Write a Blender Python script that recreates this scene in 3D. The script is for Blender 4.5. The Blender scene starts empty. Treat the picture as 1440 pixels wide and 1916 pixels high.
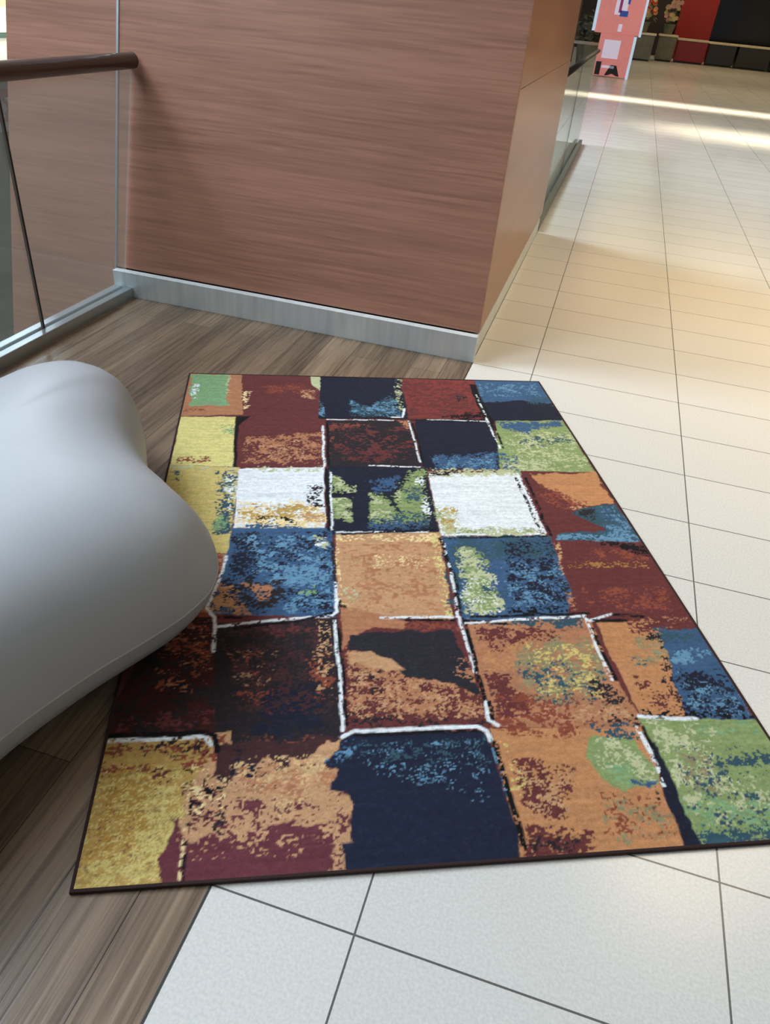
import bpy, bmesh, math, random
import numpy as np
from mathutils import Vector, Matrix
random.seed(7)

# ------------------------------------------------------------------ camera
S = bpy.context.scene
COL = S.collection
cam = bpy.data.cameras.new('camera')
camo = bpy.data.objects.new('camera', cam)
COL.objects.link(camo)
fw = Vector((-0.18637316, 0.79464016, -0.57776472))
rt = Vector((0.95586461, 0.28260703, 0.08034999))
up = Vector((-0.2271297, 0.53728976, 0.81223877))
M = Matrix(((rt.x, up.x, -fw.x, 0), (rt.y, up.y, -fw.y, 0), (rt.z, up.z, -fw.z, 1.455), (0, 0, 0, 1)))
camo.matrix_world = M
cam.sensor_fit = 'VERTICAL'
cam.sensor_height = 24
cam.lens = 24 * 1369.03 / 1916
cam.clip_end = 300
S.camera = camo

# ------------------------------------------------------------------ light
S.view_settings.view_transform = 'Standard'
S.view_settings.look = 'None'
S.view_settings.gamma = 1
S.view_settings.exposure = 0.0
wd = bpy.data.worlds.new('daylight')
S.world = wd
wd.use_nodes = True
bg = wd.node_tree.nodes['Background']
bg.inputs[0].default_value = (0.80, 0.90, 1.0, 1)
bg.inputs[1].default_value = 0.25

def area(name, loc, target, sx, sy, power, col, spread=180):
    l = bpy.data.lights.new(name, 'AREA')
    l.shape = 'RECTANGLE'; l.size = sx; l.size_y = sy
    l.energy = power; l.color = col; l.spread = math.radians(spread)
    o = bpy.data.objects.new(name, l)
    COL.objects.link(o)
    o.location = loc
    o.rotation_euler = (Vector(target) - Vector(loc)).to_track_quat('-Z', 'Y').to_euler()
    return o
# daylight from the glazed atrium roof on the left, the warm shop lighting over the aisle, then added fills
area('skylight', (-7.5, 3.6, 6.5), (-0.5, 3.9, 0), 3.5, 3.0, 850, (0.74, 0.87, 1.0))
area('skylight_rear', (-4.9, 0.2, 6.2), (-0.4, 1.0, 0), 3, 3, 270, (0.84, 0.92, 1.0))
area('skylight_far', (-7.5, 10.4, 6.5), (1.0, 9.2, 0), 3.0, 3.0, 560, (0.82, 0.91, 1.0), 110)
area('aisle_lamp', (2.1, 4.7, 4.7), (1.9, 4.6, 0), 1.6, 1.6, 72, (1.0, 0.76, 0.46), 90)
area('cove_lamp_far', (3.0, 18.6, 4.7), (3.0, 18.6, 0), 9.0, 0.3, 90, (1.0, 0.88, 0.66), 22)  # unseen narrow light added to lay the bright far band on the floor
area('cove_lamp_near', (3.4, 14.2, 4.7), (3.4, 14.2, 0), 5.0, 0.6, 70, (1.0, 0.88, 0.66), 34)  # unseen light added for the broader, nearer floor band
area('storefront_lamp', (-8.5, 15.2, 2.5), (-13.0, 15.2, -1.0), 3.0, 1.0, 420, (1.0, 0.97, 0.9))  # unseen fill added to brighten the storefront
LAMP_E = 14.0
TILE_ROUGH = (0.22, 0.26)
# ------------------------------------------------------------------ helpers
def lin(c):
    return tuple(((v / 255) / 12.92 if v / 255 <= 0.04045 else ((v / 255 + 0.055) / 1.055) ** 2.4) for v in c)

def mat(name, col=(128, 128, 128), rough=0.5, metal=0.0, emit=None, es=0.0, noise=None, bump=0.0, spec=0.5, aniso=0.0):
    m = bpy.data.materials.new(name)
    m.use_nodes = True
    nt = m.node_tree
    b = nt.nodes['Principled BSDF']
    b.inputs['Base Color'].default_value = lin(col) + (1,)
    b.inputs['Roughness'].default_value = rough
    b.inputs['Metallic'].default_value = metal
    b.inputs['Specular IOR Level'].default_value = spec
    if aniso:
        b.inputs['Anisotropic'].default_value = aniso
    if emit:
        b.inputs['Emission Color'].default_value = lin(emit) + (1,)
        b.inputs['Emission Strength'].default_value = es
    sc, amt, stretch = noise or (14.0, 0.10, (1, 1, 1))
    tc = nt.nodes.new('ShaderNodeTexCoord')
    mp = nt.nodes.new('ShaderNodeMapping')
    mp.inputs['Scale'].default_value = stretch
    nz = nt.nodes.new('ShaderNodeTexNoise')
    nz.inputs['Scale'].default_value = sc
    nz.inputs['Detail'].default_value = 5
    mx = nt.nodes.new('ShaderNodeMix')
    mx.data_type = 'RGBA'; mx.blend_type = 'MULTIPLY'
    mx.inputs[0].default_value = 1
    mr = nt.nodes.new('ShaderNodeMapRange')
    mr.inputs[1].default_value = 0.3; mr.inputs[2].default_value = 0.7
    mr.inputs[3].default_value = 1 - amt; mr.inputs[4].default_value = 1 + amt * 0.4
    nt.links.new(tc.outputs['Object'], mp.inputs[0])
    nt.links.new(mp.outputs[0], nz.inputs['Vector'])
    nt.links.new(nz.outputs['Fac'], mr.inputs[0])
    mx.inputs[6].default_value = lin(col) + (1,)
    nt.links.new(mr.outputs[0], mx.inputs[7])
    nt.links.new(mx.outputs[2], b.inputs['Base Color'])
    if bump:
        bp = nt.nodes.new('ShaderNodeBump')
        bp.inputs['Strength'].default_value = bump
        bp.inputs['Distance'].default_value = 0.003
        nt.links.new(nz.outputs['Fac'], bp.inputs['Height'])
        nt.links.new(bp.outputs[0], b.inputs['Normal'])
    return m

def link(name, me, m=None, parent=None):
    o = bpy.data.objects.new(name, me)
    COL.objects.link(o)
    if m:
        me.materials.append(m)
    if parent:
        o.parent = parent
    return o

def tag(o, label=None, cat=None, group=None, kind=None):
    if label: o['label'] = label
    if cat: o['category'] = cat
    if group: o['group'] = group
    if kind: o['kind'] = kind
    return o

def empty(name, loc=(0, 0, 0), rz=0):
    o = bpy.data.objects.new(name, None)
    COL.objects.link(o)
    o.location = loc
    o.rotation_euler = (0, 0, rz)
    o.empty_display_size = 0.1
    return o

def hexa(pts, bevel=0.0):
    """Closed 8-corner solid: pts = 4 bottom corners (ccw) and 4 top corners."""
    bm = bmesh.new()
    v = [bm.verts.new(p) for p in pts]
    for f in ((3, 2, 1, 0), (4, 5, 6, 7), (0, 1, 5, 4), (1, 2, 6, 5), (2, 3, 7, 6), (3, 0, 4, 7)):
        bm.faces.new([v[i] for i in f])
    bmesh.ops.recalc_face_normals(bm, faces=bm.faces)
    if bevel:
        bmesh.ops.bevel(bm, geom=list(bm.edges), offset=bevel, segments=2, affect='EDGES', profile=0.5)
    return bm

def box(x0, x1, y0, y1, z0, z1, bevel=0.0):
    return hexa([(x0, y0, z0), (x1, y0, z0), (x1, y1, z0), (x0, y1, z0), (x0, y0, z1), (x1, y0, z1), (x1, y1, z1), (x0, y1, z1)], bevel)

def done(name, bm, m, parent=None, smooth=False):
    me = bpy.data.meshes.new(name)
    bm.to_mesh(me); bm.free()
    if smooth:
        for p in me.polygons: p.use_smooth = True
    return link(name, me, m, parent)

def tube(a, b, r, seg=24, r2=None):
    bm = bmesh.new()
    a = Vector(a); b = Vector(b)
    d = (b - a)
    q = d.to_track_quat('Z', 'Y')
    bmesh.ops.create_cone(bm, cap_ends=True, segments=seg, radius1=r, radius2=(r if r2 is None else r2), depth=d.length,
                          matrix=Matrix.Translation((a + b) / 2) @ q.to_matrix().to_4x4())
    return bm

def merge(*bms):
    out = bmesh.new()
    for b in bms:
        me = bpy.data.meshes.new('tmp')
        b.to_mesh(me); b.free()
        out.from_mesh(me)
        bpy.data.meshes.remove(me)
    return out

def nodes(m):
    nt = m.node_tree
    return nt, nt.nodes['Principled BSDF']

def new(nt, t, **kw):
    n = nt.nodes.new(t)
    for k, v in kw.items(): setattr(n, k, v)
    return n

def math_node(nt, op, a, b=None):
    n = nt.nodes.new('ShaderNodeMath'); n.operation = op
    for i, v in enumerate((a, b)):
        if v is None: continue
        if isinstance(v, (int, float)): n.inputs[i].default_value = v
        else: nt.links.new(v, n.inputs[i])
    return n.outputs[0]

# ------------------------------------------------------------------ materials
def tile_material():
    m = bpy.data.materials.new('porcelain_tile'); m.use_nodes = True
    nt, b = nodes(m)
    tc = new(nt, 'ShaderNodeTexCoord')
    mp = new(nt, 'ShaderNodeMapping')
    mp.inputs['Location'].default_value = (0.1317 + 0.6901 * 20, -0.654 + 0.3418 * 20, 0)
    br = new(nt, 'ShaderNodeTexBrick', offset=0.0)
    br.inputs['Scale'].default_value = 1
    br.inputs['Brick Width'].default_value = 0.6901
    br.inputs['Row Height'].default_value = 0.3418
    br.inputs['Mortar Size'].default_value = 0.0022
    br.inputs['Mortar Smooth'].default_value = 0.1
    br.inputs['Bias'].default_value = 0
    br.inputs['Color1'].default_value = lin((219, 217, 212)) + (1,)
    br.inputs['Color2'].default_value = lin((214, 212, 206)) + (1,)
    br.inputs['Mortar'].default_value = lin((98, 98, 96)) + (1,)
    nz = new(nt, 'ShaderNodeTexNoise'); nz.inputs['Scale'].default_value = 160; nz.inputs['Detail'].default_value = 4
    nz2 = new(nt, 'ShaderNodeTexNoise'); nz2.inputs['Scale'].default_value = 3; nz2.inputs['Detail'].default_value = 3
    mr = new(nt, 'ShaderNodeMapRange')
    mr.inputs[1].default_value = 0.35; mr.inputs[2].default_value = 0.65; mr.inputs[3].default_value = 0.90; mr.inputs[4].default_value = 1.03
    mx = new(nt, 'ShaderNodeMix', data_type='RGBA', blend_type='MULTIPLY'); mx.inputs[0].default_value = 1
    nt.links.new(tc.outputs['Object'], mp.inputs[0])
    nt.links.new(mp.outputs[0], br.inputs['Vector'])
    nt.links.new(tc.outputs['Object'], nz.inputs['Vector'])
    nt.links.new(tc.outputs['Object'], nz2.inputs['Vector'])
    nt.links.new(nz.outputs['Fac'], mr.inputs[0])
    nt.links.new(br.outputs['Color'], mx.inputs[6])
    nt.links.new(mr.outputs[0], mx.inputs[7])
    nt.links.new(mx.outputs[2], b.inputs['Base Color'])
    r = new(nt, 'ShaderNodeMapRange')
    r.inputs[1].default_value = 0.35; r.inputs[2].default_value = 0.65; r.inputs[3].default_value = TILE_ROUGH[0]; r.inputs[4].default_value = TILE_ROUGH[1]
    nt.links.new(nz2.outputs['Fac'], r.inputs[0])
    nt.links.new(r.outputs[0], b.inputs['Roughness'])
    bp = new(nt, 'ShaderNodeBump'); bp.inputs['Strength'].default_value = 0.5; bp.inputs['Distance'].default_value = 0.002; bp.invert = True
    nt.links.new(br.outputs['Fac'], bp.inputs['Height'])
    nt.links.new(bp.outputs[0], b.inputs['Normal'])
    return m

def wood_material(name, base, dark, grain_axis, scale=60.0, rough=0.35, planks=None, lowamt=0.5):
    """Procedural timber: streaks run along grain_axis; planks=(width, length) adds joints."""
    m = bpy.data.materials.new(name); m.use_nodes = True
    nt, b = nodes(m)
    tc = new(nt, 'ShaderNodeTexCoord')
    mp = new(nt, 'ShaderNodeMapping')
    st = [scale, scale, scale]; st[grain_axis] = scale / 28.0
    mp.inputs['Scale'].default_value = st
    nz = new(nt, 'ShaderNodeTexNoise'); nz.inputs['Scale'].default_value = 1; nz.inputs['Detail'].default_value = 6; nz.inputs['Distortion'].default_value = 0.6
    st2 = [scale / 9] * 3; st2[grain_axis] = scale / 110.0
    mp2 = new(nt, 'ShaderNodeMapping'); mp2.inputs['Scale'].default_value = st2
    nz2 = new(nt, 'ShaderNodeTexNoise'); nz2.inputs['Scale'].default_value = 1; nz2.inputs['Detail'].default_value = 3
    cr = new(nt, 'ShaderNodeMix', data_type='RGBA')
    cr.inputs[6].default_value = lin(dark) + (1,); cr.inputs[7].default_value = lin(base) + (1,)
    nt.links.new(tc.outputs['Object'], mp.inputs[0]); nt.links.new(mp.outputs[0], nz.inputs['Vector'])
    nt.links.new(tc.outputs['Object'], mp2.inputs[0]); nt.links.new(mp2.outputs[0], nz2.inputs['Vector'])
    a = math_node(nt, 'MULTIPLY', nz.outputs['Fac'], 1 - lowamt)
    c = math_node(nt, 'MULTIPLY', nz2.outputs['Fac'], lowamt)
    s = math_node(nt, 'ADD', a, c)
    mr = new(nt, 'ShaderNodeMapRange'); mr.inputs[1].default_value = 0.36; mr.inputs[2].default_value = 0.62
    nt.links.new(s, mr.inputs[0]); nt.links.new(mr.outputs[0], cr.inputs[0])
    out = cr.outputs[2]
    if planks:
        rot = new(nt, 'ShaderNodeMapping')
        rot.inputs['Rotation'].default_value = (0, 0, math.pi / 2)
        rot.inputs['Location'].default_value = (20, 20.0 + planks[2], 0)
        nt.links.new(tc.outputs['Object'], rot.inputs[0])
        br = new(nt, 'ShaderNodeTexBrick', offset=0.37, offset_frequency=2)
        br.inputs['Scale'].default_value = 1
        br.inputs['Brick Width'].default_value = planks[1]; br.inputs['Row Height'].default_value = planks[0]
        br.inputs['Mortar Size'].default_value = 0.0013; br.inputs['Mortar Smooth'].default_value = 0.2
        br.inputs['Color1'].default_value = (1, 1, 1, 1); br.inputs['Color2'].default_value = (0.62, 0.60, 0.58, 1); br.inputs['Mortar'].default_value = (0.15, 0.13, 0.12, 1)
        nt.links.new(rot.outputs[0], br.inputs['Vector'])
        mx = new(nt, 'ShaderNodeMix', data_type='RGBA', blend_type='MULTIPLY'); mx.inputs[0].default_value = 1
        nt.links.new(out, mx.inputs[6]); nt.links.new(br.outputs['Color'], mx.inputs[7])
        out = mx.outputs[2]
        bp = new(nt, 'ShaderNodeBump'); bp.inputs['Strength'].default_value = 0.35; bp.inputs['Distance'].default_value = 0.002
        h = math_node(nt, 'SUBTRACT', nz.outputs['Fac'], br.outputs['Fac'])
        nt.links.new(h, bp.inputs['Height']); nt.links.new(bp.outputs[0], b.inputs['Normal'])
    nt.links.new(out, b.inputs['Base Color'])
    rr = new(nt, 'ShaderNodeMapRange'); rr.inputs[3].default_value = rough * 0.85; rr.inputs[4].default_value = rough * 1.2
    nt.links.new(nz.outputs['Fac'], rr.inputs[0]); nt.links.new(rr.outputs[0], b.inputs['Roughness'])
    return m

def glass_material(name, tint, clear=0.88, rough=0.02):
    m = bpy.data.materials.new(name); m.use_nodes = True
    nt = m.node_tree
    nt.nodes.clear()
    o = new(nt, 'ShaderNodeOutputMaterial')
    tr = new(nt, 'ShaderNodeBsdfTransparent'); tr.inputs[0].default_value = lin(tint) + (1,)
    gl = new(nt, 'ShaderNodeBsdfGlossy'); gl.inputs['Roughness'].default_value = rough
    df = new(nt, 'ShaderNodeBsdfDiffuse'); df.inputs[0].default_value = (0.75, 0.82, 0.80, 1)
    lw = new(nt, 'ShaderNodeLayerWeight'); lw.inputs[0].default_value = 0.5
    fp = math_node(nt, 'POWER', lw.outputs['Facing'], 4.0)
    fm = math_node(nt, 'MULTIPLY', fp, 0.5)
    fa = math_node(nt, 'ADD', fm, 0.03)
    m1 = new(nt, 'ShaderNodeMixShader'); m2 = new(nt, 'ShaderNodeMixShader')
    m1.inputs[0].default_value = 1 - clear
    nt.links.new(tr.outputs[0], m1.inputs[1]); nt.links.new(df.outputs[0], m1.inputs[2])
    nt.links.new(fa, m2.inputs[0]); nt.links.new(m1.outputs[0], m2.inputs[1]); nt.links.new(gl.outputs[0], m2.inputs[2])
    nt.links.new(m2.outputs[0], o.inputs[0])
    return m

TILE = tile_material()
PLANK = wood_material('brown_plank_floor', (152, 130, 106), (90, 73, 58), 1, scale=70, rough=0.27, planks=(0.15, 1.2, 0.05))
PANEL = wood_material('brown_veneer', (170, 120, 98), (144, 99, 79), 0, scale=70, rough=0.40, lowamt=0.4)
PANEL_SIDE = wood_material('brown_veneer_side', (160, 114, 90), (142, 98, 78), 1, scale=70, rough=0.30, lowamt=0.4)
RAILWOOD = wood_material('dark_rail_wood', (82, 66, 54), (60, 46, 36), 1, scale=60, rough=0.2)
STEEL = mat('brushed_steel', (222, 230, 232), 0.32, 0.3, noise=(30, 0.12, (1, 1, 0.06)), aniso=0.4)
ALU = mat('satin_aluminium', (188, 198, 204), 0.35, 0.9, noise=(40, 0.08, (1, 0.05, 1)))
GLASS = glass_material('rail_glass', (248, 250, 249), 0.80)
GLASS_FAR = glass_material('clear_rail_glass', (242, 248, 245), 0.90)
DARK = mat('dark_gasket', (24, 26, 28), 0.5)
BLACK = mat('shop_black', (16, 14, 16), 0.45)
CEIL = mat('ceiling_plaster', (206, 202, 194), 0.9)
PLASTIC = mat('pale_grey_moulded_plastic', (168, 171, 175), 0.48, noise=(3.0, 0.05, (1, 1, 1)), spec=0.45)
SEAM = mat('mould_seam', (192, 194, 192), 0.45)
GRANITE = mat('grey_granite', (88, 90, 84), 0.35, noise=(90, 0.35, (1, 1, 1)))
BINDING = mat('maroon_rug_binding', (44, 20, 18), 0.9, noise=(200, 0.25, (1, 1, 1)), bump=0.3)

# ------------------------------------------------------------------ the setting
f = done('floor', box(-0.43, 9.0, -4.0, 46.0, -0.30, 0.0), TILE); tag(f, 'pale porcelain tile floor of the aisle', kind='structure')
f = done('floor_far', box(-14.0, -0.4301, 11.25, 46.0, -0.30, 0.0), TILE); tag(f, 'pale tile floor beyond the gallery opening', kind='structure')
f = done('floor_plank', box(-2.36, -0.4305, -4.0, 3.41, -0.30, 0.0), PLANK); tag(f, 'brown timber plank floor beside the glass rail', kind='structure')
f = done('trim_1', box(-0.4304, -0.4262, -4.0, 3.40, -0.02, 0.0012), DARK); tag(f, 'dark joint between planks and tiles', kind='structure')
LOWTILE = mat('lower_floor_stone', (120, 122, 116), 0.25, noise=(1.2, 0.3, (1, 1, 1)))
f = done('floor_lower', box(-26.0, -2.6, -6.0, 46.0, -4.9, -4.6), LOWTILE); tag(f, 'grey stone floor of the storey below', kind='structure')
f = done('ceiling', box(-0.6, 9.0, -1.5, 46.0, 4.9, 5.1), CEIL); tag(f, 'pale plaster ceiling over the aisle', kind='structure')
f = done('wall_right', box(9.0, 9.2, -4.0, 46.0, -0.3, 5.1), mat('right_wall_paint', (196, 178, 150), 0.6)); tag(f, 'beige side wall of the aisle', kind='structure')
f = done('wall_far', box(-26.0, 9.2, 46.0, 46.2, -4.9, 5.1), mat('far_wall_dark', (30, 27, 26), 0.6)); tag(f, 'dark end wall of the mall', kind='structure')
f = done('wall_left', box(-16.3, -16.0, 6.0, 46.0, -4.9, 5.1), mat('left_wall_plaster', (176, 180, 170), 0.8)); tag(f, 'pale plaster wall across the opening', kind='structure')
# ------------------------------------------------------------------ leaning wood-clad enclosure
K = 0.28
def fx(x0, dx, z, y0=3.40): return (x0 + dx * z, y0 + K * z, z)
enc = empty('wood_clad_enclosure', (-1.75, 3.40, 0))
tag(enc, 'large leaning brown wood veneer enclosure with a steel kick plate standing on the plank floor', 'enclosure')
ZT = 2.7
def pnl(xa, dxa, xb, dxb, z0, z1, th, off=0.0):
    """leaning slab whose face is the front plane, from xa to xb"""
    a = [fx(xa, dxa, z0), fx(xb, dxb, z0), fx(xb, dxb, z0), fx(xa, dxa, z0)]
    b = [fx(xa, dxa, z1), fx(xb, dxb, z1), fx(xb, dxb, z1), fx(xa, dxa, z1)]
    pts = []
    for i, p in enumerate(a + b):
        y = p[1] + off + (th if i % 4 in (2, 3) else 0)
        pts.append((p[0] - enc.location.x, y - enc.location.y, p[2]))
    return hexa(pts, 0.002)
done('front_panel', pnl(-2.413, -0.0233, -0.4215, -0.0303, 0.135, ZT, 0.03), PANEL, enc)
o = done('side_panel_outer', pnl(-3.076, -0.006, -2.427, -0.0233, -1.2, ZT, 0.03), PANEL, enc)
o.name = 'front_panel'
done('joint_strip', pnl(-2.427, -0.0233, -2.413, -0.0233, -1.2, ZT, 0.03, -0.004), ALU, enc)
# side face towards the aisle
def sidebox(z0, z1, ya, yb, x0, th, dx=-0.0303):
    L = enc.location
    pts = []
    for z in (z0, z1):
        for (x, y) in ((x0 - th, ya), (x0, ya), (x0, yb), (x0 - th, yb)):
            pts.append((x + dx * z - L.x, y + K * z - L.y, z))
    return hexa(pts, 0.002)
done('side_panel', sidebox(0.135, 1.1505, 3.431, 6.165, -0.4215, 0.03), PANEL_SIDE, enc)
done('side_panel', sidebox(1.1525, ZT, 3.431, 6.165, -0.4215, 0.03), PANEL_SIDE, enc)
done('rear_panel', pnl(-3.076, -0.006, -0.452, -0.0303, 0.0, ZT, 0.03, 2.73), PANEL, enc)
done('core', pnl(-3.04, -0.006, -0.46, -0.0303, -1.2, ZT, 2.66, 0.05), DARK, enc)
done('kick_plate', hexa([(x - enc.location.x, y - enc.location.y, z) for z in (0.0, 0.132) for (x, y) in ((-2.412, 3.388), (-0.424, 3.388), (-0.424, 3.43), (-2.412, 3.43))], 0.002), STEEL, enc)
done('kick_plate', hexa([(x - enc.location.x, y - enc.location.y, z) for z in (0.0, 0.105) for (x, y) in ((-0.46, 3.431), (-0.432, 3.431), (-0.432, 6.16), (-0.46, 6.16))], 0.002), STEEL, enc)

# ------------------------------------------------------------------ glass railings
def railing(name, x, ya, yb, seam, label, wood, zr=1.082, lean=False, shoe_w=0.11, shoe_m=None, far=False, yr=None, ys0=None):
    r = empty(name, (x, (ya + yb) / 2, 0))
    tag(r, label, 'railing')
    lx, ly = r.location.x, r.location.y
    def sub(bmx): 
        for v in bmx.verts: v.co -= Vector((lx, ly, 0))
        return bmx
    done('base_shoe', sub(box(x - shoe_w / 2, x - 0.012, ya, yb, -0.02 if far else -0.05, 0.055, 0.003)), shoe_m or ALU, r)
    done('base_shoe', sub(box(x + 0.012, x + shoe_w / 2, ya, yb, -0.02 if far else -0.05, 0.055, 0.003)), shoe_m or ALU, r)
    def pane(y0, y1, k0=0.0, k1=0.0):
        a = 0.01; b = zr
        pts = [(x - .006, y0 + k0 * a, a), (x + .006, y0 + k0 * a, a), (x + .006, y1 + k1 * a, a), (x - .006, y1 + k1 * a, a)]
        pts += [(x - .006, y0 + k0 * b, b), (x + .006, y0 + k0 * b, b), (x + .006, y1 + k1 * b, b), (x - .006, y1 + k1 * b, b)]
        return done('glass_pane', sub(hexa(pts)), GLASS_FAR if far else GLASS, r)
    ys = [ya] + seam + [yb]
    for i in range(len(ys) - 1):
        last = i == len(ys) - 2
        pane(ys[i] + 0.006, ys[i + 1] - 0.006, K if (far and i == 0) else 0, K if (lean and last) else 0)
    for s in seam:
        done('glass_seam', sub(box(x - .005, x + .005, s - .0065, s + .0065, 0.02, zr)), DARK, r)
    hr = done('handrail', sub(tube((x, ys0 or ya, zr), (x, yr or yb, zr), 0.026 if far else 0.036, 32)), wood, r, smooth=False)
    for p in hr.data.polygons: p.use_smooth = len(p.vertices) == 4
    return r
railing('glass_railing', -2.355, -3.6, 3.385, [-1.0, 0.86, 2.725], 'clear glass railing with round brown wood handrail meeting the leaning wood enclosure at left', RAILWOOD, lean=True, yr=3.688)
railing('glass_railing', -0.485, 6.20, 11.2, [8.7], 'clear glass railing with dark handrail behind the enclosure along the aisle', mat('dark_bronze_rail', (40, 34, 30), 0.4, 0.5), zr=1.05, shoe_m=GRANITE, far=True, yr=11.6, ys0=6.53)

# ------------------------------------------------------------------ sculptural bench
PL = [(-0.925, .50), (-0.91, .70), (-.85, .90), (-.79, 1.04), (-.745, 1.16), (-.735, 1.28), (-.79, 1.40), (-.91, 1.485), (-1.045, 1.565), (-1.165, 1.68), (-1.28, 1.85), (-1.42, 2.01), (-1.59, 2.04), (-1.72, 1.92), (-1.78, 1.66), (-1.80, 1.3), (-1.79, .9), (-1.75, .4), (-1.70, .0), (-1.58, -.28), (-1.38, -.38), (-1.16, -.30), (-1.0, -.08), (-.945, .20)]
def spline(P, n):
    out = []
    N = len(P)
    for i in range(n):
        t = i / n * N; k = int(t); u = t - k
        p = [Vector(P[(k + j - 1) % N]) for j in range(4)]
        out.append(0.5 * ((2 * p[1]) + (-p[0] + p[2]) * u + (2 * p[0] - 5 * p[1] + 4 * p[2] - p[3]) * u * u + (-p[0] + 3 * p[1] - 3 * p[2] + p[3]) * u ** 3))
    return out
def bench_mesh(levels, seg=168):
    ring = spline(PL, seg)
    bm = bmesh.new()
    rows = []
    for z, ins in levels:
        row = []
        for p in ring:
            t = math.tanh((p.y - 0.8) / 0.8)
            c = Vector((-1.34 - 0.09 * max(t, 0) ** 2, 0.8 + 0.68 * t))
            d = c - p; L = d.length
            s = ins / max(L, 0.55) if ins > 0 else ins / L
            q = p + d * s
            row.append(bm.verts.new((q.x, q.y, z)))
        rows.append(row)
    for a, b in zip(rows, rows[1:]):
        for i in range(seg):
            j = (i + 1) % seg
            bm.faces.new((a[i], a[j], b[j], b[i]))
    return bm, rows
bench = empty('moulded_bench', (-1.3, 0.9, 0.0))
tag(bench, 'pale grey moulded plastic lounge bench with rounded lobes, at left resting partly on the rug', 'bench')
def shift(bm):
    for v in bm.verts: v.co -= Vector((-1.3, 0.9, 0.0))
    return bm
zb = 0.013
lower, rows = bench_mesh([(zb, .20), (zb + .008, .155), (.048, .085), (.085, .036), (.128, .010), (.168, 0.0)])
bm = lower
c = bm.faces.new(rows[0][::-1])
bmesh.ops.recalc_face_normals(bm, faces=bm.faces)
done('lower_shell', shift(bm), PLASTIC, bench, smooth=True)
upper, rows = bench_mesh([(.172, 0.0), (.20, .003), (.24, .014), (.28, .034), (.32, .064), (.355, .104), (.385, .155), (.408, .215), (.424, .285), (.434, .365), (.4395, .45), (.4415, .52)])
upper.faces.new(rows[-1])
bmesh.ops.recalc_face_normals(upper, faces=upper.faces)
done('seat_shell', shift(upper), PLASTIC, bench, smooth=True)
sm, rows = bench_mesh([(.1675, 0.006), (.1675, -0.0016), (.1725, -0.0016), (.1725, 0.006)])
bmesh.ops.recalc_face_normals(sm, faces=sm.faces)
s = done('seam_line', shift(sm), SEAM, bench, smooth=True)

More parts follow.
